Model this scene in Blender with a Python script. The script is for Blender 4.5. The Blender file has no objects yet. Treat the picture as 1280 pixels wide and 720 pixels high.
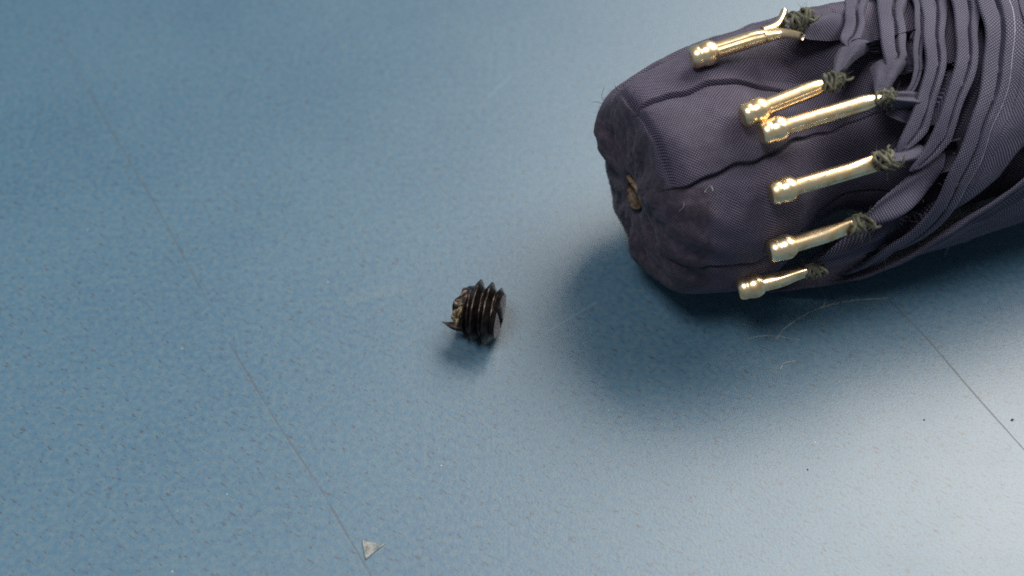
import bpy, math, random
import numpy as np
from mathutils import Vector

MM = 0.001                      # everything below is laid out in millimetres
scene = bpy.context.scene
COL = scene.collection
rng = np.random.default_rng(11)
random.seed(5)
R = math.radians

# ------------------------------------------------------------------ camera
cam_data = bpy.data.cameras.new('camera')
cam = bpy.data.objects.new('camera', cam_data)
COL.objects.link(cam)
CAM_D, PITCH = 125.0, R(52)
cam.location = (0, -CAM_D * math.cos(PITCH) * MM, CAM_D * math.sin(PITCH) * MM)
cam.rotation_euler = (R(90) - PITCH, 0, 0)
cam_data.sensor_width = 36
cam_data.lens = 18 / math.tan(R(24))
cam_data.clip_start = 0.005
cam_data.clip_end = 20
cam_data.dof.use_dof = True
cam_data.dof.focus_distance = 0.112
cam_data.dof.aperture_fstop = 20
scene.camera = cam

# ------------------------------------------------------------------ world, lamps, exposure
world = bpy.data.worlds.new('World')
scene.world = world
world.use_nodes = True
bg = world.node_tree.nodes['Background']
bg.inputs['Color'].default_value = (0.84, 0.94, 1.0, 1)
bg.inputs['Strength'].default_value = 0.26

def area(name, az, el, dist, sx, sy, power, color):
    """rectangular lamp in direction az (clockwise from straight ahead) / el, facing the desk"""
    l = bpy.data.lights.new(name, 'AREA')
    l.shape = 'RECTANGLE'; l.size = sx; l.size_y = sy
    l.energy = power; l.color = color
    o = bpy.data.objects.new(name, l)
    d = Vector((math.sin(R(az)) * math.cos(R(el)), math.cos(R(az)) * math.cos(R(el)), math.sin(R(el))))
    o.location = d * dist
    o.rotation_euler = (-d).to_track_quat('-Z', 'Y').to_euler()
    COL.objects.link(o)
    return o
area('window_light', 47, 50, 1.2, 0.95, 0.66, 31.0, (1.0, 0.91, 0.80))
area('ceiling_light', 232, 70, 1.6, 0.55, 0.42, 20.0, (1.0, 0.94, 0.87))

scene.view_settings.view_transform = 'Standard'
scene.view_settings.look = 'None'
scene.view_settings.exposure = 0
scene.view_settings.gamma = 1
scene.view_settings.use_curve_mapping = False
scene.render.engine = 'CYCLES'
scene.cycles.filter_width = 1.6
scene.cycles.use_denoising = False

# ------------------------------------------------------------------ node helpers
class NT:
    def __init__(self, name):
        m = bpy.data.materials.new(name); m.use_nodes = True
        self.m = m; self.t = m.node_tree; self.n = self.t.nodes
        self.bsdf = self.n['Principled BSDF']
    def link(self, a, b): self.t.links.new(a, b)
    def put(self, sock, v):
        if v is None: return
        if hasattr(v, 'is_linked'): self.link(v, sock)
        else: sock.default_value = v
    def node(self, typ, **kw):
        n = self.n.new(typ)
        for k, v in kw.items(): setattr(n, k, v)
        return n
    def math(self, op, a, b=None, c=None, clamp=False):
        n = self.node('ShaderNodeMath', operation=op, use_clamp=clamp)
        for i, v in enumerate((a, b, c)): self.put(n.inputs[i], v)
        return n.outputs[0]
    def vmath(self, op, a, b=None, out=0):
        n = self.node('ShaderNodeVectorMath', operation=op)
        self.put(n.inputs[0], a); self.put(n.inputs[1], b)
        return n.outputs[out]
    def noise(self, vec, scale, detail=3, rough=0.55, dist=0.0):
        n = self.node('ShaderNodeTexNoise')
        self.put(n.inputs['Vector'], vec)
        n.inputs['Scale'].default_value = scale; n.inputs['Detail'].default_value = detail
        n.inputs['Roughness'].default_value = rough; n.inputs['Distortion'].default_value = dist
        return n.outputs['Fac']
    def ramp(self, fac, lo, hi, a=0.0, b=1.0, smooth=True):
        n = self.node('ShaderNodeMapRange')
        n.interpolation_type = 'SMOOTHSTEP' if smooth else 'LINEAR'
        self.put(n.inputs['Value'], fac)
        for k, v in (('From Min', lo), ('From Max', hi), ('To Min', a), ('To Max', b)): self.put(n.inputs[k], v)
        return n.outputs[0]
    def mix(self, fac, a, b, blend='MIX'):
        n = self.node('ShaderNodeMix', data_type='RGBA', blend_type=blend)
        self.put(n.inputs[0], fac); self.put(n.inputs[6], a); self.put(n.inputs[7], b)
        return n.outputs[2]
    def mm(self):
        tc = self.node('ShaderNodeTexCoord')
        return self.vmath('MULTIPLY', tc.outputs['Object'], (1000, 1000, 1000))
    def bump(self, h, strength, dist, prev=None):
        b = self.node('ShaderNodeBump')
        b.inputs['Strength'].default_value = strength; b.inputs['Distance'].default_value = dist * MM
        self.put(b.inputs['Height'], h)
        if prev is not None: self.link(prev, b.inputs['Normal'])
        return b.outputs[0]
    def seg(self, p, a, b):
        """distance in mm from point p to the segment a-b on the desk"""
        a3, b3 = Vector((*a, 0)), Vector((*b, 0)); d = b3 - a3
        pa = self.vmath('SUBTRACT', p, tuple(a3))
        t = self.math('DIVIDE', self.vmath('DOT_PRODUCT', pa, tuple(d), out=1), d.length_squared, clamp=True)
        n = self.node('ShaderNodeVectorMath', operation='SCALE')
        n.inputs[0].default_value = tuple(d); self.put(n.inputs['Scale'], t)
        return self.vmath('LENGTH', self.vmath('SUBTRACT', pa, n.outputs[0]), out=1)
    def set(self, **kw):
        for k, v in kw.items(): self.put(self.bsdf.inputs[k.replace('_', ' ')], v)
        return self.m

# ------------------------------------------------------------------ materials
def mat_desk():
    t = NT('blue_laminate'); p = t.mm()
    flat = t.vmath('MULTIPLY', p, (1, 1, 0))
    cloud = t.noise(flat, 0.045, 4, 0.6)
    fine = t.noise(flat, 1.6, 4, 0.65)
    grain = t.noise(flat, 3.2, 3, 0.6)
    ang = t.vmath('ADD', flat, (7.3, 1.9, 0))
    rot = t.node('ShaderNodeVectorRotate', rotation_type='Z_AXIS'); t.put(rot.inputs['Vector'], ang); rot.inputs['Angle'].default_value = R(33)
    dash = t.noise(t.vmath('MULTIPLY', rot.outputs[0], (.55, 1.6, 1)), 2.0, 3, .6)
    col = t.mix(t.ramp(cloud, .3, .7), (0.013, 0.065, 0.125, 1), (0.018, 0.074, 0.132, 1))
    col = t.mix(t.ramp(fine, .38, .62, 0, .6), col, (0.047, 0.096, 0.128, 1))
    col = t.mix(t.ramp(grain, .50, .66, 0, .55), col, (0.016, 0.034, 0.075, 1))
    col = t.mix(t.ramp(dash, .57, .68, 0, .85), col, (0.016, 0.022, 0.040, 1))
    # light dust specks
    v = t.node('ShaderNodeTexVoronoi'); t.put(v.inputs['Vector'], flat); v.inputs['Scale'].default_value = 0.30
    spk = t.math('LESS_THAN', v.outputs['Distance'], 0.026)
    sep = t.node('ShaderNodeSeparateColor'); t.put(sep.inputs[0], v.outputs['Color'])
    spk = t.math('MULTIPLY', spk, t.math('GREATER_THAN', sep.outputs[0], 0.5))
    col = t.mix(t.math('MULTIPLY', spk, .35), col, (0.42, 0.45, 0.46, 1))
    # scratches worn into the laminate
    wob = t.noise(flat, .35, 2, .5)
    broken = t.ramp(t.noise(flat, .5, 3, .7), .36, .55)
    def poly(pts, w):
        d = None
        for a, b in zip(pts[:-1], pts[1:]):
            s = t.seg(flat, a, b)
            d = s if d is None else t.math('MINIMUM', d, s)
        d = t.math('ADD', d, t.math('MULTIPLY', t.math('SUBTRACT', wob, .5), w * 1.2))
        return t.ramp(d, w * .35, w, 1, 0)
    long1 = poly([(-59.3, 41.9), (-51.7, 29.0), (-46.5, 20.7), (-40.4, 11.0), (-32.5, -2.4)], .15)
    long2 = poly([(-29.7, -7.2), (-24.0, -16.2), (-18.4, -24.3), (-13.1, -32.8), (-8, -42)], .17)
    crisp = poly([(40.3, -0.9), (43.7, -6.9), (47.0, -13.9), (50.15, -20.1), (57, -33)], .11)
    pale = poly([(-4.2, 28.6), (-0.5, 33.7)], .09)
    pale = t.math('MAXIMUM', pale, poly([(3.5, -6.0), (9.0, -2.0)], .07))
    dark = t.math('MULTIPLY', t.math('MAXIMUM', long1, long2), t.math('MULTIPLY_ADD', broken, .45, .16))
    dark = t.math('MAXIMUM', dark, t.math('MULTIPLY', crisp, .9))
    smear = poly([(-17.2, -1.3), (-14.5, -.4), (-12.0, -.2)], 1.1)
    col = t.mix(t.math('MULTIPLY', smear, t.math('MULTIPLY', fine, .09)), col, (0.22, 0.23, 0.14, 1))
    col = t.mix(dark, col, (0.012, 0.022, 0.035, 1))
    col = t.mix(t.math('MULTIPLY', pale, .13), col, (0.35, 0.40, 0.42, 1))
    rough = t.ramp(cloud, .3, .7, .42, .46)
    rough = t.math('ADD', rough, t.math('MULTIPLY', fine, .08))
    rough = t.math('ADD', rough, t.math('MULTIPLY', dark, .12))
    h = t.math('ADD', t.math('MULTIPLY', grain, .6), t.noise(flat, 3.4, 2, .5))
    n1 = t.bump(h, .32, .04)
    n2 = t.bump(t.math('MULTIPLY', dark, -1), .25, .05, n1)
    return t.set(Base_Color=col, Roughness=rough, IOR=1.62, Normal=n2, Specular_IOR_Level=0.62)

def mat_fabric(name, lo, hi, patch=False, period=.30, sheen=.05):
    t = NT(name)
    uv = t.node('ShaderNodeUVMap'); uv.uv_map = 'UVMap'          # uv in millimetres of cloth
    sep = t.node('ShaderNodeSeparateXYZ'); t.put(sep.inputs[0], uv.outputs[0])
    p = t.mm()
    wv = t.noise(p, .25, 2, .5)
    u = t.math('ADD', sep.outputs[0], t.math('MULTIPLY', wv, .3))
    v = t.math('ADD', sep.outputs[1], t.math('MULTIPLY', wv, .25))
    k = 2 * math.pi / period
    su = t.math('SINE', t.math('MULTIPLY', u, k)); sv = t.math('SINE', t.math('MULTIPLY', v, k))
    prod = t.math('MULTIPLY', su, sv)
    h = t.math('MULTIPLY_ADD', prod, .5, .5)
    rim = t.math('MULTIPLY_ADD', t.math('MULTIPLY', su, su), .25, t.math('MULTIPLY', t.math('MULTIPLY', sv, sv), .25))
    weave = t.math('MULTIPLY_ADD', h, .75, t.math('MULTIPLY', rim, .5))
    var = t.noise(p, .22, 3, .6); fz = t.noise(p, 3.5, 3, .7)
    col = t.mix(t.ramp(weave, .34, .96), lo, hi)
    col = t.mix(t.ramp(var, .35, .7, 0, .35), col, (lo[0] * 1.25, lo[1] * .95, lo[2] * 1.1, 1))
    col = t.mix(t.ramp(fz, .62, .8, 0, .35), col, (0.17, 0.165, 0.18, 1))
    rough = .72
    hh = weave
    if patch:
        at = t.node('ShaderNodeAttribute', attribute_name='patch')
        f = at.outputs['Fac']
        worn = t.noise(p, 1.3, 4, .7)
        pc = t.mix(t.ramp(worn, .4, .7), (0.010, 0.007, 0.016, 1), (0.036, 0.026, 0.046, 1))  # worn patch cloth, with the end face's shade mixed into its dark tone
        pc = t.mix(t.ramp(weave, .3, .9, .0, .35), pc, (0.055, 0.045, 0.075, 1))
        pc = t.mix(t.ramp(fz, .66, .80, 0, .4), pc, (0.09, 0.08, 0.09, 1))
        col = t.mix(f, col, pc)
    n = t.bump(hh, .8, .07)
    n = t.bump(t.noise(p, .5, 2, .5), .2, .25, n)
    return t.set(Base_Color=col, Roughness=rough, Normal=n, Sheen_Weight=sheen, Sheen_Roughness=.45,
                 Sheen_Tint=(.80, .82, 1.0, 1), Specular_IOR_Level=.35)

def mat_gold():
    t = NT('brass_plating'); p = t.mm()
    a = t.noise(p, .9, 3, .6); b = t.noise(p, 6, 3, .6)
    col = t.mix(t.ramp(a, .4, .7), (0.90, 0.73, 0.48, 1), (0.66, 0.47, 0.26, 1))
    pit = t.ramp(b, .60, .70)
    col = t.mix(t.math('MULTIPLY', pit, .5), col, (0.20, 0.11, 0.05, 1))
    n = t.bump(t.noise(p, .6, 2, .5), .06, .12)
    return t.set(Base_Color=col, Metallic=1.0, Roughness=t.ramp(a, .3, .75, .25, .40), Normal=n)

def mat_plain(name, c1, c2, scale, rough, metallic=0.0, bump=.3, bd=.05, sheen=0.0):
    t = NT(name); p = t.mm(); a = t.noise(p, scale, 4, .65)
    col = t.mix(t.ramp(a, .35, .68), c1, c2)
    return t.set(Base_Color=col, Roughness=rough, Metallic=metallic, Normal=t.bump(a, bump, bd), Sheen_Weight=sheen)

M_DESK = mat_desk()
M_CROWN = mat_fabric('crown_cloth', (0.005, 0.004, 0.014, 1), (0.140, 0.123, 0.205, 1), patch=True)
M_CLOTH = mat_fabric('canopy_cloth', (0.006, 0.006, 0.020, 1), (0.135, 0.134, 0.218, 1), period=.29, sheen=.07)
M_INNER = mat_fabric('lining_cloth', (0.016, 0.013, 0.026, 1), (0.085, 0.075, 0.115, 1))
M_GOLD = mat_gold()
M_TIE = mat_plain('tie_cord', (0.010, 0.012, 0.010, 1), (0.085, 0.088, 0.060, 1), .9, .85, bump=.7, bd=.2, sheen=.05)
M_FUZZ = mat_plain('pale_lint', (0.20, 0.22, 0.23, 1), (0.38, 0.40, 0.40, 1), 1.0, .8)
M_DFUZZ = mat_plain('dark_lint', (0.03, 0.03, 0.04, 1), (0.10, 0.10, 0.12, 1), 1.0, .8)
M_HEM = mat_plain('hem_thread', (0.09, 0.10, 0.15, 1), (0.20, 0.22, 0.30, 1), 1.5, .7)
M_SEAM = mat_plain('seam_thread', (0.006, 0.005, 0.010, 1), (0.022, 0.018, 0.030, 1), 2.0, .8)
M_STEEL = mat_plain('blackened_steel', (0.014, 0.011, 0.011, 1), (0.045, 0.036, 0.034, 1), 1.2, .36, .9, .25, .06)
M_WORN = mat_plain('bare_steel', (0.20, 0.15, 0.145, 1), (0.36, 0.28, 0.27, 1), 1.5, .36, .85, .3, .06)
M_RESIDUE = mat_plain('yellow_residue', (0.04, 0.03, 0.018, 1), (0.25, 0.19, 0.10, 1), 1.4, .5, .35, .8, .2)
M_CORE = mat_plain('brown_core', (0.012, 0.007, 0.005, 1), (0.13, 0.08, 0.045, 1), 1.1, .6, 0, .5, .15)
M_CHIP = mat_plain('pale_chip', (0.03, 0.06, 0.085, 1), (0.20, 0.205, 0.19, 1), 1.2, .6, 0, .8, .2)
M_CRUMB = mat_plain('dark_crumb', (0.010, 0.012, 0.016, 1), (0.05, 0.05, 0.05, 1), 3, .8)

# ------------------------------------------------------------------ geometry helpers
def make(name, verts, faces, mat, parent=None, origin=(0, 0, 0), uv=None, smooth=True, attr=None):
    me = bpy.data.meshes.new(name)
    v = (np.asarray(verts, float) - np.asarray(origin, float)) * MM
    me.from_pydata(v.tolist(), [], [list(map(int, f)) for f in faces])
    if uv is not None:
        lay = me.uv_layers.new(name='UVMap')
        idx = np.empty(len(me.loops), dtype=np.int64); me.loops.foreach_get('vertex_index', idx)
        lay.data.foreach_set('uv', np.asarray(uv, np.float32)[idx].ravel())
    if attr is not None:
        at = me.attributes.new('patch', 'FLOAT', 'POINT')
        at.data.foreach_set('value', np.asarray(attr, np.float32))
    if smooth: me.polygons.foreach_set('use_smooth', [True] * len(me.polygons))
    me.materials.append(mat); me.update()
    o = bpy.data.objects.new(name, me); COL.objects.link(o)
    if parent is not None: o.parent = parent
    return o

def tag(o, label=None, cat=None, group=None, kind=None):
    for k, v in (('label', label), ('category', cat), ('group', group), ('kind', kind)):
        if v: o[k] = v
    return o

def grid_faces(nu, nv, close_v=False):
    i = np.arange(nu - 1)[:, None]; j = np.arange(nv if close_v else nv - 1)[None, :]
    jn = (j + 1) % nv
    a = i * nv + j; b = (i + 1) * nv + j; c = (i + 1) * nv + jn; d = i * nv + jn
    return np.stack([a, b, c, d], -1).reshape(-1, 4)

def crom(pts, n):
    """smooth curve through pts, n samples, even in chord length"""
    P = np.asarray(pts, float); Pp = np.vstack([2 * P[0] - P[1], P, 2 * P[-1] - P[-2]])
    out = []
    for k in range(len(P) - 1):
        p0, p1, p2, p3 = Pp[k:k + 4]
        t = np.linspace(0, 1, 40, endpoint=False)[:, None]
        out.append(.5 * ((2 * p1) + (-p0 + p2) * t + (2 * p0 - 5 * p1 + 4 * p2 - p3) * t ** 2 + (-p0 + 3 * p1 - 3 * p2 + p3) * t ** 3))
    out = np.vstack(out + [P[-1:]])
    L = np.r_[0, np.cumsum(np.linalg.norm(np.diff(out, axis=0), axis=1))]
    q = np.linspace(0, L[-1], n)
    return np.stack([np.interp(q, L, out[:, c]) for c in range(P.shape[1])], -1)

def waves(seed, n, fmax):
    g = np.random.default_rng(seed)
    k = g.normal(size=(n, 2)) * fmax; ph = g.uniform(0, 6.28, n); am = 1 / (1 + np.linalg.norm(k, axis=1) / fmax)
    am /= np.sqrt((am ** 2).sum())
    return lambda x, y: sum(a * np.sin(kx * x + ky * y + p) for (kx, ky), p, a in zip(k, ph, am))

def tube(path, rad, n=8, cap=True):
    P = np.asarray(path, float); m = len(P)
    rad = np.broadcast_to(np.asarray(rad, float), (m,))
    T = np.gradient(P, axis=0); T /= np.linalg.norm(T, axis=1)[:, None] + 1e-12
    ref = np.array([0, 0, 1.]) if abs(T[0][2]) < .9 else np.array([1., 0, 0])
    N = np.cross(T[0], ref); N /= np.linalg.norm(N); V = []
    for i in range(m):
        N = N - T[i] * (N @ T[i]); N /= np.linalg.norm(N) + 1e-12
        B = np.cross(T[i], N)
        a = np.linspace(0, 2 * np.pi, n, endpoint=False)[:, None]
        V.append(P[i] + rad[i] * (np.cos(a) * N + np.sin(a) * B))
    V = np.vstack(V); F = grid_faces(m, n, True).tolist()
    if cap: F += [list(range(n))[::-1], list(range((m - 1) * n, m * n))]
    return V, F

def join(parts):
    V, F, o = [], [], 0
    for v, f in parts:
        V.append(v); F += [[i + o for i in q] for q in f]; o += len(v)
    return np.vstack(V), F

# ------------------------------------------------------------------ desk
def build_desk():
    x0, x1, y0, y1, h = -300, 420, -260, 380, 24
    b = 1.5
    rings = [(0, 0.0), (b * .3, -.1 * b), (b, -b), (b, -h)]
    V = []
    for off, z in rings:
        V += [(x0 - off, y0 - off, z), (x1 + off, y0 - off, z), (x1 + off, y1 + off, z), (x0 - off, y1 + off, z)]
    F = [[0, 1, 2, 3]]
    for k in range(len(rings) - 1):
        for j in range(4):
            a, c = k * 4 + j, k * 4 + (j + 1) % 4
            F.append([a + 4, c + 4, c, a])
    F.append([15, 14, 13, 12])
    tag(make('desk_top', V, F, M_DESK, smooth=False), 'blue speckled laminate desk top with fine scratches', 'desk', kind='structure')
build_desk()

# ------------------------------------------------------------------ umbrella frame of reference
P0 = np.array([12.5, 1.94, 13.1])
TH, EP = R(19.5), R(3.4)
AX = np.array([math.cos(TH) * math.cos(EP), math.sin(TH) * math.cos(EP), math.sin(EP)])
UP = np.array([0, 0, 1.]) - AX * AX[2]; UP /= np.linalg.norm(UP)
SIDE = -np.cross(UP, AX); SIDE *= -np.sign(SIDE[1])

def cyl(s, ph, r):
    """axial distance s (mm from the crown end), angle ph (deg, 0 = towards the camera, 90 = up), radius r"""
    s, ph, r = np.broadcast_arrays(np.asarray(s, float), np.radians(np.asarray(ph, float)), np.asarray(r, float))
    return P0 + s[..., None] * AX + (r * np.cos(ph))[..., None] * SIDE + (r * np.sin(ph))[..., None] * UP

UO = P0 + 20 * AX; UO[2] = 0.0
umb = bpy.data.objects.new('umbrella', None); COL.objects.link(umb)
umb.location = UO * MM
umb.empty_display_size = .01
tag(umb, 'rolled dark purple-grey folding umbrella with gold rib tips lying on the desk', 'umbrella')
def part(name, V, F, mat, parent=None, **kw):
    return make(name, V, F, mat, parent or umb, UO, **kw)

# ---- crown: cloth over the closed end, eight gores, hole where the cap is missing
SEAMS = [(138, 133), (99, 84), (47, 53), (-4, -2), (-52, -50), (-98, -96), (-142, -140), (183, 178)]
wA, wB, wC = waves(1, 10, 1.0), waves(2, 14, 2.6), waves(3, 12, .45)
def seam_phi(k, s):
    a, b = SEAMS[k]
    return a + (b - a) * np.clip((s - 2) / 14, 0, 1) ** .9 + 1.1 * np.sin(s * .75 + k * 2) * np.clip((s - 1) / 6, 0, 1) + .5 * np.sin(s * 1.9 + k)
PROFILE = [(2.0, 1.5), (.9, 1.6), (.1, 1.8), (-.4, 2.4), (-.55, 3.6), (-.6, 5.4), (-.5, 7.4), (-.15, 9.1), (.5, 10.2), (1.4, 10.85), (2.8, 11.3), (6, 11.95),
           (8, 12.15), (10, 11.9), (12, 11.15), (14, 9.9), (16.5, 8.6), (20, 8.0), (23, 8.8), (26, 10.6), (29, 11.4), (34, 11.6), (60, 11.6), (100, 11.6)]
def crown_surface(s, r, ph):
    """cloth shape: seam folds, gore bulge, gathers and wrinkles added to the plain profile"""
    body = np.clip((r - 7.0) / 4, 0, 1) * np.clip((26 - s) / 6, 0, 1)
    face = np.clip((10.6 - r) / 3, 0, 1) * (s < 3)
    dr = np.zeros_like(s)
    back = np.clip((ph - 92) / 22, 0, 1) * np.clip((250 - ph) / 20, 0, 1)      # the far side stays full up to the folds
    r = r + back * np.interp(s, [7, 10, 12, 14, 16.5, 20, 23, 26, 29], [0, .6, 1.6, 3.0, 4.5, 5.1, 4.2, 2.0, .4])
    nearest = np.full_like(s, 99.0)
    for k in range(8):
        d = (ph - seam_phi(k, s) + 180) % 360 - 180
        nearest = np.where(np.abs(d) < np.abs(nearest), d, nearest)
        lip = np.where(d > 0, np.exp(-d / 7.0), -.0) * .34              # upper gore folds over the lower one
        groove = -.42 * np.exp(-((d + .7) / .9) ** 2)
        dr += (lip * np.clip(d / 1.1, 0, 1) + groove) * (.45 + .55 * np.clip((s + 1) / 3, 0, 1))
    dr += .95 * np.clip(np.abs(nearest) / 24, 0, 1) ** .7 - .6
    arc = np.radians(ph) * 12
    dr -= .9 * np.exp(-((s - 9.5) / 3) ** 2 - ((ph - 64) / 9) ** 2) + .5 * np.exp(-((s - 8.5) / 2.5) ** 2 - ((ph - 28) / 8) ** 2)   # pressed in by the rib tips
    dr += .16 * wA(s * .9, arc * .55) + .05 * wB(s * .8, arc * .7)
    face = face * np.clip((r - 2.2) / 3, 0, 1)
    ds = face * (.30 * wA(r * .8, arc * .9 + 3) + .22 * np.sin(np.radians(ph) * 9 + r * .6) + .12 * wB(r, arc))
    # two loose flaps at the far edge of the end face
    ds -= face * .55 * np.exp(-((ph - 168) / 14) ** 2) * np.clip(r / 6, 0, 1)
    ds += face * .9 * np.exp(-(((ph - 198 + 180) % 360 - 180) / 5) ** 2) * np.clip((r - 4) / 4, 0, 1)
    # crease along the rim
    rim = np.exp(-((r - 10.15) / .22) ** 2) * (s < 2) * np.clip((ph - 45) / 15, 0, 1) * np.clip((125 - ph) / 15, 0, 1)
    dr = dr * body - .55 * rim
    # pulled-in gathers on the lower corner
    low = np.exp(-((ph - 8) / 26) ** 2) * np.exp(-((s - 1.5) / 3.2) ** 2) * np.clip((r - 5) / 4, 0, 1)
    dr += low * (.28 * np.sin(arc * 1.6 + s * 1.1) - .35)
    return s + ds, np.maximum(r + dr, .4)
def build_crown():
    prof = crom(PROFILE, 40 * 10)
    L = np.r_[0, np.cumsum(np.linalg.norm(np.diff(prof, axis=0), axis=1))]
    # denser rows near the visible crown
    q = np.concatenate([np.linspace(0, 40, 330, endpoint=False), np.linspace(40, L[-1], 24)])
    s = np.interp(q, L, prof[:, 0]); r = np.interp(q, L, prof[:, 1])
    # columns follow the seams and crowd together beside them
    order = [6, 5, 4, 3, 2, 1, 0, 7]; m = 80
    x = np.linspace(0, 1, m, endpoint=False); x = np.where(x < .5, 2 ** 1.2 * .5 * x ** 2.2 * 2, 1 - 2 ** 1.2 * .5 * (1 - x) ** 2.2 * 2)
    PH = []
    for a_, b_ in zip(order, order[1:] + [order[0]]):
        pa, pb = seam_phi(a_, s), seam_phi(b_, s) + (360 if b_ == 6 else 0)
        PH.append(pa[:, None] + (pb - pa)[:, None] * x[None, :])
    PH = np.hstack(PH); nph = PH.shape[1]
    S = np.repeat(s[:, None], nph, 1); RR = np.repeat(r[:, None], nph, 1); Q = np.repeat(q[:, None], nph, 1)
    S2, R2 = crown_surface(S, RR, PH)
    V = cyl(S2, PH, R2).reshape(-1, 3)
    G = V.reshape(len(q), nph, 3); st = np.linalg.norm(np.diff(G, axis=1, prepend=G[:, :1]), axis=2)
    arcs = np.cumsum(st, 1); arcs = arcs - np.repeat(arcs[:, m // 2::m], m, 1)     # cloth width, measured from the middle of each gore
    uv = np.stack([Q, arcs + 1.3 * np.floor(np.arange(nph) / m)], -1).reshape(-1, 2)
    # the round reinforcing patch of darker worn cloth, end-face shade painted in too: the end face and a tongue on the lower gore
    edge = 10.0 + 3.6 * np.clip((50 - PH) / 6, 0, 1) * np.clip((PH + 40) / 20, 0, 1) + .35 * wB(PH * .12, PH * .05)
    patch = np.clip((edge - Q) / .5 + .5, 0, 1)
    F = grid_faces(len(q), nph, True)
    o = part('crown', V, F, M_CROWN, uv=uv, attr=patch.ravel())
    o['label'] = 'purple-grey woven cloth end with a worn dark patch, partly painted shade, and a hole'
    return o
crown = build_crown()

def on_crown(s, ph, lift=0.0):
    prof = crom(PROFILE, 600); i0 = np.argmin(prof[:, 0])
    s = np.atleast_1d(np.asarray(s, float)); ph = np.broadcast_to(np.asarray(ph, float), s.shape)
    r = np.interp(s, prof[i0:, 0], prof[i0:, 1])
    S2, R2 = crown_surface(s, r, ph)
    return cyl(S2, ph, R2 + lift)
def crown_r(s):
    prof = crom(PROFILE, 600); i0 = np.argmin(prof[:, 0])
    return float(np.interp(s, prof[i0:, 0], prof[i0:, 1]))

for k in (0, 1, 2, 3):            # the dark stitched seams between the gores
    ss = np.linspace(.8, 19, 90)
    V, F = tube(on_crown(ss, seam_phi(k, ss) - .7, .0), .11 + .03 * np.sin(ss * 2.1), 6)
    part('seam', V, F, M_SEAM, crown).location = (0, 0, 0)
# brown core visible in the hole
a = np.linspace(0, 2 * np.pi, 28, endpoint=False)
rows = [(.1, 1.85), (-.40, 1.75), (-.5, 1.6), (-.2, 1.42), (1.0, 1.36)]
V = np.vstack([cyl(np.full(28, x) + .18 * np.sin(a * 2 + 1) * (x < .5), np.degrees(a), r * (1 + .12 * np.sin(3 * a + i))) for i, (x, r) in enumerate(rows)])
part('hole_lining', V, grid_faces(len(rows), 28, True), M_CORE, crown)
rows = [(.9, 1.5), (3, 1.45), (9, 1.4), (9.1, .0)]  # near-black inner tube: the shade inside the hole put into its colour
part('hole_shade', np.vstack([cyl(np.full(28, x), np.degrees(a), r) for x, r in rows]), grid_faces(len(rows), 28, True), M_SEAM, crown)
# frayed threads round the patch
def thread(p, d, length, rad, curl, mat, parent, name='loose_thread', seed=0):
    g = np.random.default_rng(seed); n = 14
    t = np.linspace(0, 1, n)[:, None]
    d = np.asarray(d, float) / np.linalg.norm(d); c1 = np.cross(d, g.normal(size=3)); c2 = np.cross(d, c1)
    P = np.asarray(p) + d * length * t + curl * length * (c1 * t ** 2 + .5 * c2 * np.sin(3 * t))
    V, F = tube(P, rad * np.linspace(1, .5, n), 5)
    return part(name, V, F, mat, parent)
for i, (s, ph, L) in enumerate([(3.0, 42, 1.3), (1.0, 40, .9), (0.2, 150, 1.3), (0.4, 160, 1.0)]):
    p = on_crown(s, ph, .02)[0]; nrm = cyl(0, ph, 1.) - P0
    thread(p, nrm * .8 - AX * .5 + rng.normal(size=3) * .4, L, .035, .5, M_FUZZ if i == 0 else M_DFUZZ, crown, seed=40 + i)
def fray(n, fn, mat, parent, name, rad=.03, lmax=.9):
    parts = []
    for i in range(n):
        p, d = fn(); L = random.uniform(.3, 1) * lmax; m = 6
        t = np.linspace(0, 1, m)[:, None]; c = rng.normal(size=3) * .5
        parts.append(tube(p + d * L * t + c * L * t ** 2, rad * np.linspace(1, .4, m), 4))
    V, F = join(parts)
    return tag(part(name, V, F, mat, parent), kind='stuff')
def frayfn():
    ph = random.uniform(60, 230); s = random.uniform(-.1, 1.2)
    return on_crown(s, ph, -.03)[0], (cyl(0, ph, 1.) - P0) * .6 - AX * random.uniform(0, .9) + rng.normal(size=3) * .4
fray(150, frayfn, M_SEAM, crown, 'frayed_nap', .02, .45)

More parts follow.
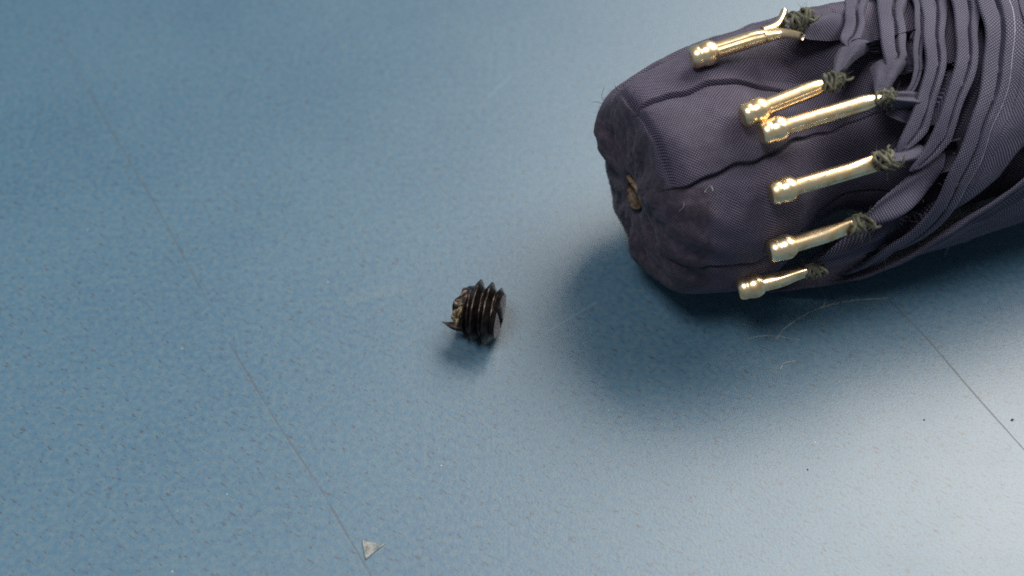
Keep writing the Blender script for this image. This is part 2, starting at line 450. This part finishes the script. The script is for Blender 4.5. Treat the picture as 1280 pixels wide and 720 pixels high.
# ---- canopy folds: hemmed cloth edges wrapped round the bundle, each outer one lapping the next
HEM = [(2.4, -1.0), (1.2, -.55), (.5, -.36), (.12, -.28), (-.01, -.14), (.02, .02), (.12, .12), (.40, .15), (.80, .15), (1.14, .12), (1.30, -.02), (1.40, -.55),
       (1.52, -.58), (1.60, -.10), (1.74, .06), (2.10, .07), (2.32, .0), (2.44, -.30), (2.54, -.9), (2.75, -1.5), (4.4, -2.2), (7.5, -2.8)]
PANEL = HEM[:9] + [(1.12, .12), (1.26, .02), (1.34, -.45), (1.44, -.62), (1.56, -.58), (1.66, -.08), (1.80, .06), (2.12, .08), (2.34, .05), (2.42, -.10), (2.48, -.32), (2.7, -.38),
                   (3.4, -.32), (5, -.22), (9, -.15), (16, -.1), (30, 0), (48, 0), (75, 0)]
def fold(name, edge, rad, section, seed, ph_ext=(0, 60), taper=None, width=1.0, wig=.09, lean=0.0, label=None, stitch=.45, rad_lo=None, valley=None):
    E = np.array(sorted(edge), float)                                  # (phi, s)
    lo, hi = E[0, 0] - ph_ext[0], E[-1, 0] + ph_ext[1]
    n = int((hi - lo) / .45)
    ph = np.linspace(lo, hi, n)
    sl_hi = (E[-1, 1] - E[-3, 1]) / (E[-1, 0] - E[-3, 0]); sl_lo = (E[1, 1] - E[0, 1]) / (E[1, 0] - E[0, 0])
    pts = [(lo, E[0, 1] - sl_lo * ph_ext[0])] if ph_ext[0] > 0 else []
    pts = np.array(pts + E.tolist() + ([(hi, E[-1, 1] + sl_hi * .8 * ph_ext[1])] if ph_ext[1] > 0 else []))
    c = crom(pts, 400); se = np.interp(ph, c[:, 0], c[:, 1])
    ker = np.ones(9) / 9; se = np.convolve(np.pad(se, 4, 'edge'), ker, 'valid')
    g = np.random.default_rng(seed); f1, f2 = g.uniform(.10, .16), g.uniform(.28, .45)
    se = se + wig * (np.sin(ph * f1 + g.uniform(0, 6)) + .5 * np.sin(ph * f2 + g.uniform(0, 6)))
    R0 = 13.5; w = np.radians(ph) * R0
    ts, tw = np.gradient(se), np.gradient(w); L = np.hypot(ts, tw); ns, nw = tw / L, -ts / L   # normal towards +s
    arc = np.r_[0, np.cumsum(L[1:])]
    # dense section
    sec = crom(section, 1500); Ls = np.r_[0, np.cumsum(np.linalg.norm(np.diff(sec, axis=0), axis=1))]
    qq = np.concatenate([np.linspace(0, min(11, Ls[-1]), 130), np.linspace(11, Ls[-1], 30)[1:]]) if Ls[-1] > 12 else np.linspace(0, Ls[-1], 130)
    sec = np.stack([np.interp(qq, Ls, sec[:, 0]), np.interp(qq, Ls, sec[:, 1])], -1)
    wf = waves(seed + 50, 9, .9); wg = waves(seed + 90, 9, .30)
    W = width * (1 + .10 * np.sin(ph * .09 + seed) + .06 * np.sin(ph * .23 + 2 * seed))
    if taper: W = W * (taper[1] + (1 - taper[1]) * np.clip((ph - lo) / taper[0], 0, 1) ** .8)
    V, UV = [], []
    rr = np.full(n, rad) if rad_lo is None else rad_lo[1] + (rad - rad_lo[1]) * np.clip((ph - lo) / rad_lo[0], 0, 1)
    cum = np.r_[0, np.cumsum(np.linalg.norm(np.diff(sec, axis=0), axis=1))]
    for (d, h), q in zip(sec, cum):
        dd = d * np.where(d < 4, W, 1)
        bl = 1 / (1 + max(d - 3, 0) / 4)
        s_ = se + dd * (ns * bl + (1 - bl)); w_ = w + dd * nw * bl
        gm = np.exp(-((d - 1.42) / .16) ** 2)
        hh = h * np.clip(W * 1.6, .1, 1) + gm * (stitch * np.clip(np.sin(arc * 2 * np.pi / 3.7 + 1.5 * np.sin(arc * .6) + seed) * 2.0 - 1.15, 0, 1))      # stitches bridging the hem groove
        hh = hh + .10 * wf(arc * .8, np.full(n, d * .8)) + .22 * wg(arc, np.full(n, d * .3))
        if valley is not None and d > 2.8: hh = hh + valley(s_, np.degrees(w_ / R0))
        V.append(cyl(s_, np.degrees(w_ / R0), rr + hh + lean * d)); UV.append(np.stack([np.full(n, q), arc], -1))
    V = np.vstack(V); UV = np.vstack(UV)
    o = part(name, V, grid_faces(len(sec), n), M_CLOTH, uv=UV)
    if label: o['label'] = label
    if name == 'canopy_panel':                                         # pale thread along the inner edge of the wide hem
        i = int(np.argmin(np.abs(sec[:, 0] - 2.40) + 9 * (np.arange(len(sec)) < 40)))
        part('hem_thread', *tube(V[i * n:(i + 1) * n][::2], .075, 6), M_HEM, o)
    return o
E1 = [(83.5, 20.3), (89.5, 20.5), (100.7, 22.3), (118, 24.6), (135, 27.1)]
E2 = [(66.7, 22.6), (71.7, 22.9), (79.4, 23.6), (92.6, 25.0), (117, 27.7)]
E3 = [(51.8, 20.8), (55.1, 22.3), (59.2, 24.2), (65.7, 25.4), (76.1, 26.6), (103.8, 30.0)]
E4 = [(34.5, 20.9), (38.9, 21.4), (45.7, 22.8), (52.4, 24.2), (59.3, 25.6), (67.1, 26.7), (81.5, 28.1), (100.2, 30.3)]
E5 = [(27.5, 22.0), (34.3, 24.0), (42.4, 25.4), (51.8, 27.0), (63, 28.9), (75.6, 30.6), (91.2, 32.4)]
E6 = [(-36, 19.1), (-18, 20.3), (-10.4, 21.2), (-3.2, 23.0), (10.2, 24.4), (21.6, 25.5), (31.2, 27.1), (40.4, 28.5), (48.1, 29.8), (58.9, 31.3), (72.1, 33.0), (84.8, 34.1)]
E7 = [(-34, 20.5), (-24, 24.0), (-14, 26.3), (-6, 28.4), (0, 30.2), (5, 32.0), (12, 34.3), (22, 37.0), (34, 40)]
E7i = np.array(E7)
def valley(s, ph):       # the panel sinks in before the lowest fold
    e = np.interp(ph, E7i[:, 0], E7i[:, 1])
    d = e - s
    return -2.8 * np.exp(-((np.maximum(d, .2) - .2) / 1.5) ** 2) * np.clip((44 - ph) / 8, 0, 1)
fold('canopy_fold', E1, 13.1, HEM, 21, (0, 30), (9, .08), .85, rad_lo=(10, 13.4))
fold('canopy_fold', E2, 13.1, HEM, 22, (0, 40), (9, .08), 1.1, rad_lo=(10, 13.2))
fold('canopy_fold', E3, 12.9, HEM, 23, (0, 50), (16, .15), .45)
fold('canopy_fold', E4, 13.3, HEM, 24, (0, 55), (12, .2), .92)
fold('canopy_fold', E5, 13.75, HEM, 25, (0, 60), (12, .2), .92)
fold('canopy_panel', E6, 14.5, PANEL, 26, (30, 70), None, 1.12, wig=.07, valley=valley, label='smooth outer cloth panel with a stitched hem')
fold('canopy_fold', E7, 15.0, PANEL[:26], 27, (26, 6), None, .5, wig=.07, stitch=0)

# ---- gathered cloth corners running into each thread tie
def gather(tie, A, B, r_out, seed, n_crease=2.5, amp=.7, puff=.8):
    nt, nq = 60, 70
    t = np.linspace(0, 1, nt)[:, None]; q = np.linspace(-1, 1, nq)[None, :]
    q01 = (q + 1) / 2
    wd = (.30 + .70 * t) * np.clip(t * 6 + .35, 0, 1); M = ((A[0] + B[0]) / 2, (A[1] + B[1]) / 2)
    s = tie[0] + (M[0] - tie[0]) * t + (B[0] - A[0]) / 2 * q * wd; ph = tie[1] + (M[1] - tie[1]) * t + (B[1] - A[1]) / 2 * q * wd
    qs = np.clip(t * 4, .0, 1)
    g = waves(seed, 8, .9)
    r = tie[2] + (r_out - tie[2]) * t ** .8 + puff * np.sin(np.pi * np.clip(t * 1.0, 0, 1)) * (1 - q ** 2) \
        - 1.6 * np.abs(q) ** 5 * t + amp * np.sin(np.pi * t) ** .8 * (np.cos(np.pi * n_crease * q + seed) - .3) * .5 + .12 * g(t * 9, q * 4)
    ps = .35 * (1 - t) * q; 
    V = cyl(s + ps * .4, ph + ps * 2.5, r).reshape(-1, 3)
    uv = np.stack([np.broadcast_to(t * 9, (nt, nq)), (q * (1 + 4 * t))], -1).reshape(-1, 2)
    part('gathered_corner', V, grid_faces(nt, nq), M_CLOTH, uv=uv)
TIES = {1: (16.6, 98.2, 14.4), 2: (17.6, 71.5, 14.5), 3: (20.6, 58.5, 14.6), 4: (18.6, 35.2, 14.4), 5: (16.6, 12.2, 14.2), 6: (12.9, -9.5, 13.5)}
gather(TIES[1], (22.5, 101), (25.0, 128), 12.2, 3, 2.2, .5, .4)
gather(TIES[2], (20.4, 90), (23.5, 85), 12.9, 4, 1.3, .4, .5)
gather(TIES[3], (22.4, 76), (25.6, 70), 13.0, 5, 1.3, .4, .5)
gather(TIES[3], (27.5, 45), (25.0, 60), 12.2, 9, 2.2, .5, .5)
gather(TIES[4], (25.0, 27), (24.0, 36), 13.4, 6, 1.5, .5, .5)
gather(TIES[5], (22.5, 0), (27.0, 30), 13.3, 7, 1.6, 1.1, 1.0)
gather(TIES[6], (22.0, -30), (23.0, -2), 12.8, 8, 2.0, .7, .6)

# ---- gold rib tips
def rib_tip(A, B, kind, roll=0.0):
    """A: (s, phi) of the bead's flat end, B: of the flattened end where the thread goes through"""
    ra = crown_r(A[0]) + A[2]; rb = 13.1 + B[2]
    a, b = cyl(A[0], A[1], ra), cyl(B[0], B[1], rb)
    X = b - a; L = np.linalg.norm(X); X /= L
    Z = cyl(0, (A[1] + B[1]) / 2, 1.) - P0; Z -= X * (Z @ X); Z /= np.linalg.norm(Z); Y = np.cross(Z, X)
    def to(x, y, z): return a + np.multiply.outer(x, X) + np.multiply.outer(y, Y) + np.multiply.outer(z, Z)
    n = 40; th = np.linspace(0, 2 * np.pi, n, endpoint=False)
    # shaft: rolled sheet tube with a seam, flattened towards its end
    xs = np.linspace(1.9, L, 60); V = []
    for x in xs:
        f = np.clip((x - (L - 3.0)) / 3.0, 0, 1); f = f * f * (3 - 2 * f)
        wy, wz = .79 * (1 + (.05 if kind != 'point' else -.45) * f), .79 * (1 - (.40 if kind != 'point' else .5) * f)
        if kind == 'point': wy *= 1 - .35 * f; wz *= 1 - .15 * f
        dent = 1 - .16 * np.exp(-(((th - 2.3 + np.pi) % (2 * np.pi) - np.pi) / .13) ** 2)
        sag = .08 * f
        V.append(to(np.full(n, x), np.cos(th) * wy * dent, np.sin(th) * wz * dent - sag))
    V = np.vstack(V); F = grid_faces(len(xs), n, True).tolist()
    F += [list(range(n))[::-1], list(range((len(xs) - 1) * n, len(xs) * n))]
    if kind == 'fork':                                    # the end split open into two prongs
        for sg in (-1, 1):
            path = [to(L - 1.4, sg * .35, 0.05), to(L - .1, sg * .62, .05), to(L + .5, sg * 1.15, .1), to(L + 1.0, sg * 1.85, .2), to(L + 1.4, sg * 2.5, .3)]
            V2, F2 = tube(crom(path, 20), np.linspace(.62, .34, 20), 12)
            V, F = join([(V, F), (V2, F2)])
    o = part('rib_tip', V, F, M_GOLD)
    prof = np.array([(.12, 0), (.06, .5), (.0, .82), (.05, .98), (.2, 1.10), (.45, 1.19), (.70, 1.21), (.84, 1.195), (.94, 1.175), (1.06, 1.20), (1.3, 1.27), (1.65, 1.31), (2.0, 1.24), (2.3, 1.08), (2.5, .94), (2.56, .85)])
    V = np.vstack([to(np.full(n, x), np.cos(th) * r_ * .92, np.sin(th) * r_ * .92) for x, r_ in crom(prof, 60)])
    part('bead', V, grid_faces(60, n, True), M_GOLD, o)
    return o, to, L
RODS = {1: ((6.6, 104.4, 1.15), (15.0, 98.5, 1.3), 'fork'), 2: ((7.8, 67.5, 1.2), (17.6, 69.5, 1.2), 'point'), 3: ((8.8, 58.5, 1.45), (21.5, 57.5, 1.6), 'point'),
        4: ((8.3, 35, 1.15), (18.4, 35.6, 1.4), 'flat'), 5: ((7.8, 8.7, 1.15), (15.8, 12.5, 1.3), 'flat'), 6: ((5.7, -18, 1.0), (12.2, -10.5, .9), 'flat')}
def cord_tie(center, axis, seed, size):
    g = np.random.default_rng(seed)
    axis = axis / np.linalg.norm(axis); u = np.cross(axis, [0, 0, 1.]); u /= np.linalg.norm(u); v = np.cross(axis, u)
    parts = []
    for k in range(11):                                    # turns of thread wound round the tip
        t = np.linspace(0, 2 * np.pi * g.uniform(.9, 1.6), 46)
        rad = g.uniform(.55, 1.0) * size; tilt = g.normal(size=2) * .45; p1 = g.uniform(0, 6)
        ca, sa = np.cos(t + p1), np.sin(t + p1)
        P = center + np.outer(ca, u) * rad + np.outer(sa, v) * rad * g.uniform(.75, 1) + np.outer(tilt[0] * ca + tilt[1] * sa + g.uniform(-.55, 1.0), axis) * size
        P += .07 * size * np.stack([np.sin(t * 3 + g.uniform(0, 6)), np.sin(t * 2.3 + g.uniform(0, 6)), np.cos(t * 2.7 + g.uniform(0, 6))], 1)
        parts.append(tube(P, size * g.uniform(.13, .20), 6))
    for k in range(4):                                     # the knot and its cut ends
        t = np.linspace(0, 1, 40)
        P = center + axis * size * .75 + size * .42 * np.stack([np.sin(6.28 * t + g.uniform(0, 6)), np.sin(9 * t + g.uniform(0, 6)), np.cos(6.28 * t + g.uniform(0, 6))], 1)
        P += np.outer(t ** 2, axis * .5 + g.normal(size=3) * .45) * size
        parts.append(tube(P, size * (.20 - .08 * t), 6))
    V, F = join(parts)
    o = part('thread_tie', V, F, M_TIE)
    def ff():
        d = g.normal(size=3); d /= np.linalg.norm(d)
        return center + axis * size * g.uniform(-.3, 1.3) + d * size * .85, d
    fray(70, ff, M_TIE, o, 'cord_fuzz', .022, .8)
for k, (A, B, kind) in RODS.items():
    o, to, L = rib_tip(A, B, kind)
    end = to(L - (.1 if kind != 'point' else 1.5), 0, 0); ax = to(1., 0, 0) - to(0, 0, 0)
    if kind == 'fork': end = to(L + 1.2, .3, .2)
    cord_tie(end + ax * .5, ax, 60 + k, {1: .95, 2: .85, 3: .7, 4: .95, 5: .95, 6: .75}[k])
def fuzzfn():
    ph = random.uniform(-30, 45); e = np.interp(ph, [p for p, _ in E6], [s for _, s in E6])
    return cyl(e + random.uniform(-4, 1), ph, 13.6), (cyl(0, ph, 1.) - P0) + rng.normal(size=3) * .8
fray(26, fuzzfn, M_DFUZZ, umb, 'loose_fuzz', .018, .8)

# ------------------------------------------------------------------ set screw
def build_screw():
    c = np.array([-3.25, -5.6, 3.22]); d = np.array([.962, -.273, 0.0]); d /= np.linalg.norm(d)
    up = np.array([0, 0, 1.]); y = np.cross(up, d)
    def to(x, yy, zz): return c + np.multiply.outer(x, d) + np.multiply.outer(yy, y) + np.multiply.outer(zz, up)
    org = np.array([c[0], c[1], 0.0])
    root = bpy.data.objects.new('set_screw', None); COL.objects.link(root); root.location = org * MM; root.empty_display_size = .004
    tag(root, 'small blackened threaded set screw with a torn end lying on the blue desk', 'screw')
    n, pitch = 120, 1.26; x0, x1 = -2.2, 2.1
    th = np.linspace(0, 2 * np.pi, n, endpoint=False); xs = np.linspace(x0, x1, 150)
    V = []
    for x in xs:
        f = ((x / pitch - th / (2 * np.pi) + .12) % 1.0); tri = 1 - np.abs(2 * f - 1)
        prof = np.clip((tri - .10) / .78, 0, 1)
        r = 2.42 + .82 * prof
        lim = np.where(x > x1 - .7, 3.1 - (x - (x1 - .7)) * 1.15, 9); r = np.minimum(r, lim)          # chamfered socket end
        left = 2.2 + .22 * np.sin(3 * th + 1) + .12 * np.sin(7 * th)
        r = np.minimum(r, np.where(x < x0 + 1.15, left + np.clip(x - x0 - .75, 0, 9) * 2.6, 9))
        r = r + .02 * np.sin(11 * th + x * 9)
        V.append(to(np.full(n, x) + (.22 * np.sin(2 * th + .5) + .12 * np.sin(5 * th)) * np.clip((x0 + .5 - x) / .5, 0, 1), np.cos(th) * r, np.sin(th) * r))
    V = np.vstack(V); F = grid_faces(len(xs), n, True).tolist(); F.append(list(range(n)))
    make('threaded_body', V, F, M_STEEL, root, org)
    # slotted end face
    rr = np.r_[np.linspace(2.32, .05, 46)]; P = []
    for r in rr:
        yy, zz = np.cos(th) * r, np.sin(th) * r
        ys = yy * math.cos(.25) + zz * math.sin(.25)
        depth = 1.0 / (1 + np.exp((np.abs(ys) - .42) / .018))
        P.append(to(x1 + .10 * (1 - r / 2.29) - depth, yy, zz))
    make('slotted_end', np.vstack(P), grid_faces(len(rr), n, True).tolist() + [list(range((len(rr) - 1) * n, len(rr) * n))], M_WORN, root, org)
    # torn burr sticking out of the other end
    P = [to(x0 + .9, -1.5, -.9), to(x0 + .1, -1.95, -.75), to(x0 - .7, -2.05, -.6), to(x0 - 1.35, -2.1, -.35)]
    Vb, Fb = tube(crom(P, 14), np.array([.75, .72, .68, .62, .56, .5, .44, .38, .32, .26, .2, .14, .08, .03]), 7)
    make('burr', Vb, Fb, M_STEEL, root, org, smooth=False)
    # crusty yellow residue on the torn end
    g = np.random.default_rng(4)
    for k in range(14):
        an = g.uniform(1.9, 3.0); q = to(x0 + g.uniform(-.15, .7), math.cos(an) * 2.1, math.sin(an) * 2.1)
        a_, b_ = np.linspace(0, np.pi, 9), np.linspace(0, 2 * np.pi, 12, endpoint=False)
        A_, B_ = np.meshgrid(a_, b_, indexing='ij'); sz = g.uniform(.26, .5)
        rad = sz * (1 + .25 * np.sin(3 * A_ + k) * np.cos(2 * B_ + k) + .12 * np.sin(7 * B_))
        Vr = q + np.stack([rad * np.sin(A_) * np.cos(B_) * .7, rad * np.sin(A_) * np.sin(B_), rad * np.cos(A_)], -1).reshape(-1, 3)
        make('residue', Vr, grid_faces(9, 12, True), M_RESIDUE, root, org)
build_screw()

# ------------------------------------------------------------------ small things lying on the desk
def fibre(pts, label, rad=.035, lift=.04):
    P = np.array([(x, y, lift + .12 * abs(math.sin(i * 1.7))) for i, (x, y) in enumerate(pts)])
    P[0, 2] = P[-1, 2] = lift
    V, F = tube(crom(P, 50), rad, 6)
    tag(make('lint_fibre', V, F, M_FUZZ, None, (0, 0, 0)), label, 'lint', 'lint fibres near the umbrella')
fibre([(27.7, -6.9), (29.2, -5.2), (32.5, -3.0), (36.2, -1.9), (40.6, -1.4)], 'longest pale lint fibre, a wide arc on the desk below the umbrella', .028)
fibre([(24.8, -6.8), (26.9, -6.5), (30.2, -6.9)], 'short nearly straight pale lint fibre left of the long arced one', .022)
fibre([(27.6, -10.7), (28.1, -10.0), (29.4, -9.6)], 'tiny hooked pale lint fibre, nearest to the bottom of the picture', .03)
fibre([(48.0, 4.5), (49.2, 6.2), (51.0, 6.6), (52.9, 8.0)], 'pale lint fibre beside the right end of the umbrella', .03)
fibre([(33.2, 0.4), (33.8, -1.2), (33.4, -2.7)], 'small upright-looking pale lint fibre under the lowest gold rib tip', .022)

P = [(-13.9, -29.7), (-12.9, -30.0), (-11.7, -30.1), (-12.5, -30.8), (-13.4, -31.7), (-13.7, -30.8)]
V = [(x, y, .0) for x, y in P] + [(x * .96 - 12.9 * .04, y * .96 - 30.5 * .04, .14 + .05 * math.sin(i * 2)) for i, (x, y) in enumerate(P)] + [(-13.0, -30.5, .24)]
F = [[i, (i + 1) % 6, 6 + (i + 1) % 6, 6 + i] for i in range(6)] + [[6 + i, 6 + (i + 1) % 6, 12] for i in range(6)]
tag(make('paper_flake', V, F, M_CHIP, None, (0, 0, 0), smooth=False), 'small pale triangular flake at the lower end of the long scratch', 'flake')

def crumb(x, y, size, label, mat=M_CRUMB, seed=0):
    g = np.random.default_rng(seed); a_, b_ = np.linspace(0, np.pi, 6), np.linspace(0, 2 * np.pi, 8, endpoint=False)
    A_, B_ = np.meshgrid(a_, b_, indexing='ij'); rad = size * (1 + .3 * np.sin(2 * B_ + seed) + .15 * g.normal(size=A_.shape))
    Vc = np.stack([x + rad * np.sin(A_) * np.cos(B_), y + rad * 1.3 * np.sin(A_) * np.sin(B_), size * .45 + .45 * size * np.cos(A_)], -1).reshape(-1, 3)
    tag(make('crumb', Vc, grid_faces(6, 8, True), mat, None, (0, 0, 0), smooth=False), label, 'crumb', 'crumbs on the desk')
crumb(49.9, -16.7, .13, 'dark crumb right of the crisp thin scratch', seed=1)
crumb(41.1, -16.7, .08, 'tiny dark crumb left of the crisp thin scratch', seed=2)
crumb(20.3, -5.9, .12, 'tiny dark crumb on the desk below the umbrella end', seed=3)
crumb(28.6, -22.3, .075, 'tiny dark crumb in the pale sheen at lower right', seed=4)
crumb(-56.7, 26.2, .13, 'pale crumb left of the long scratch', M_CHIP, 5)
crumb(-21.8, 39.6, .14, 'pale crumb near the top edge of the desk view', M_CHIP, 6)
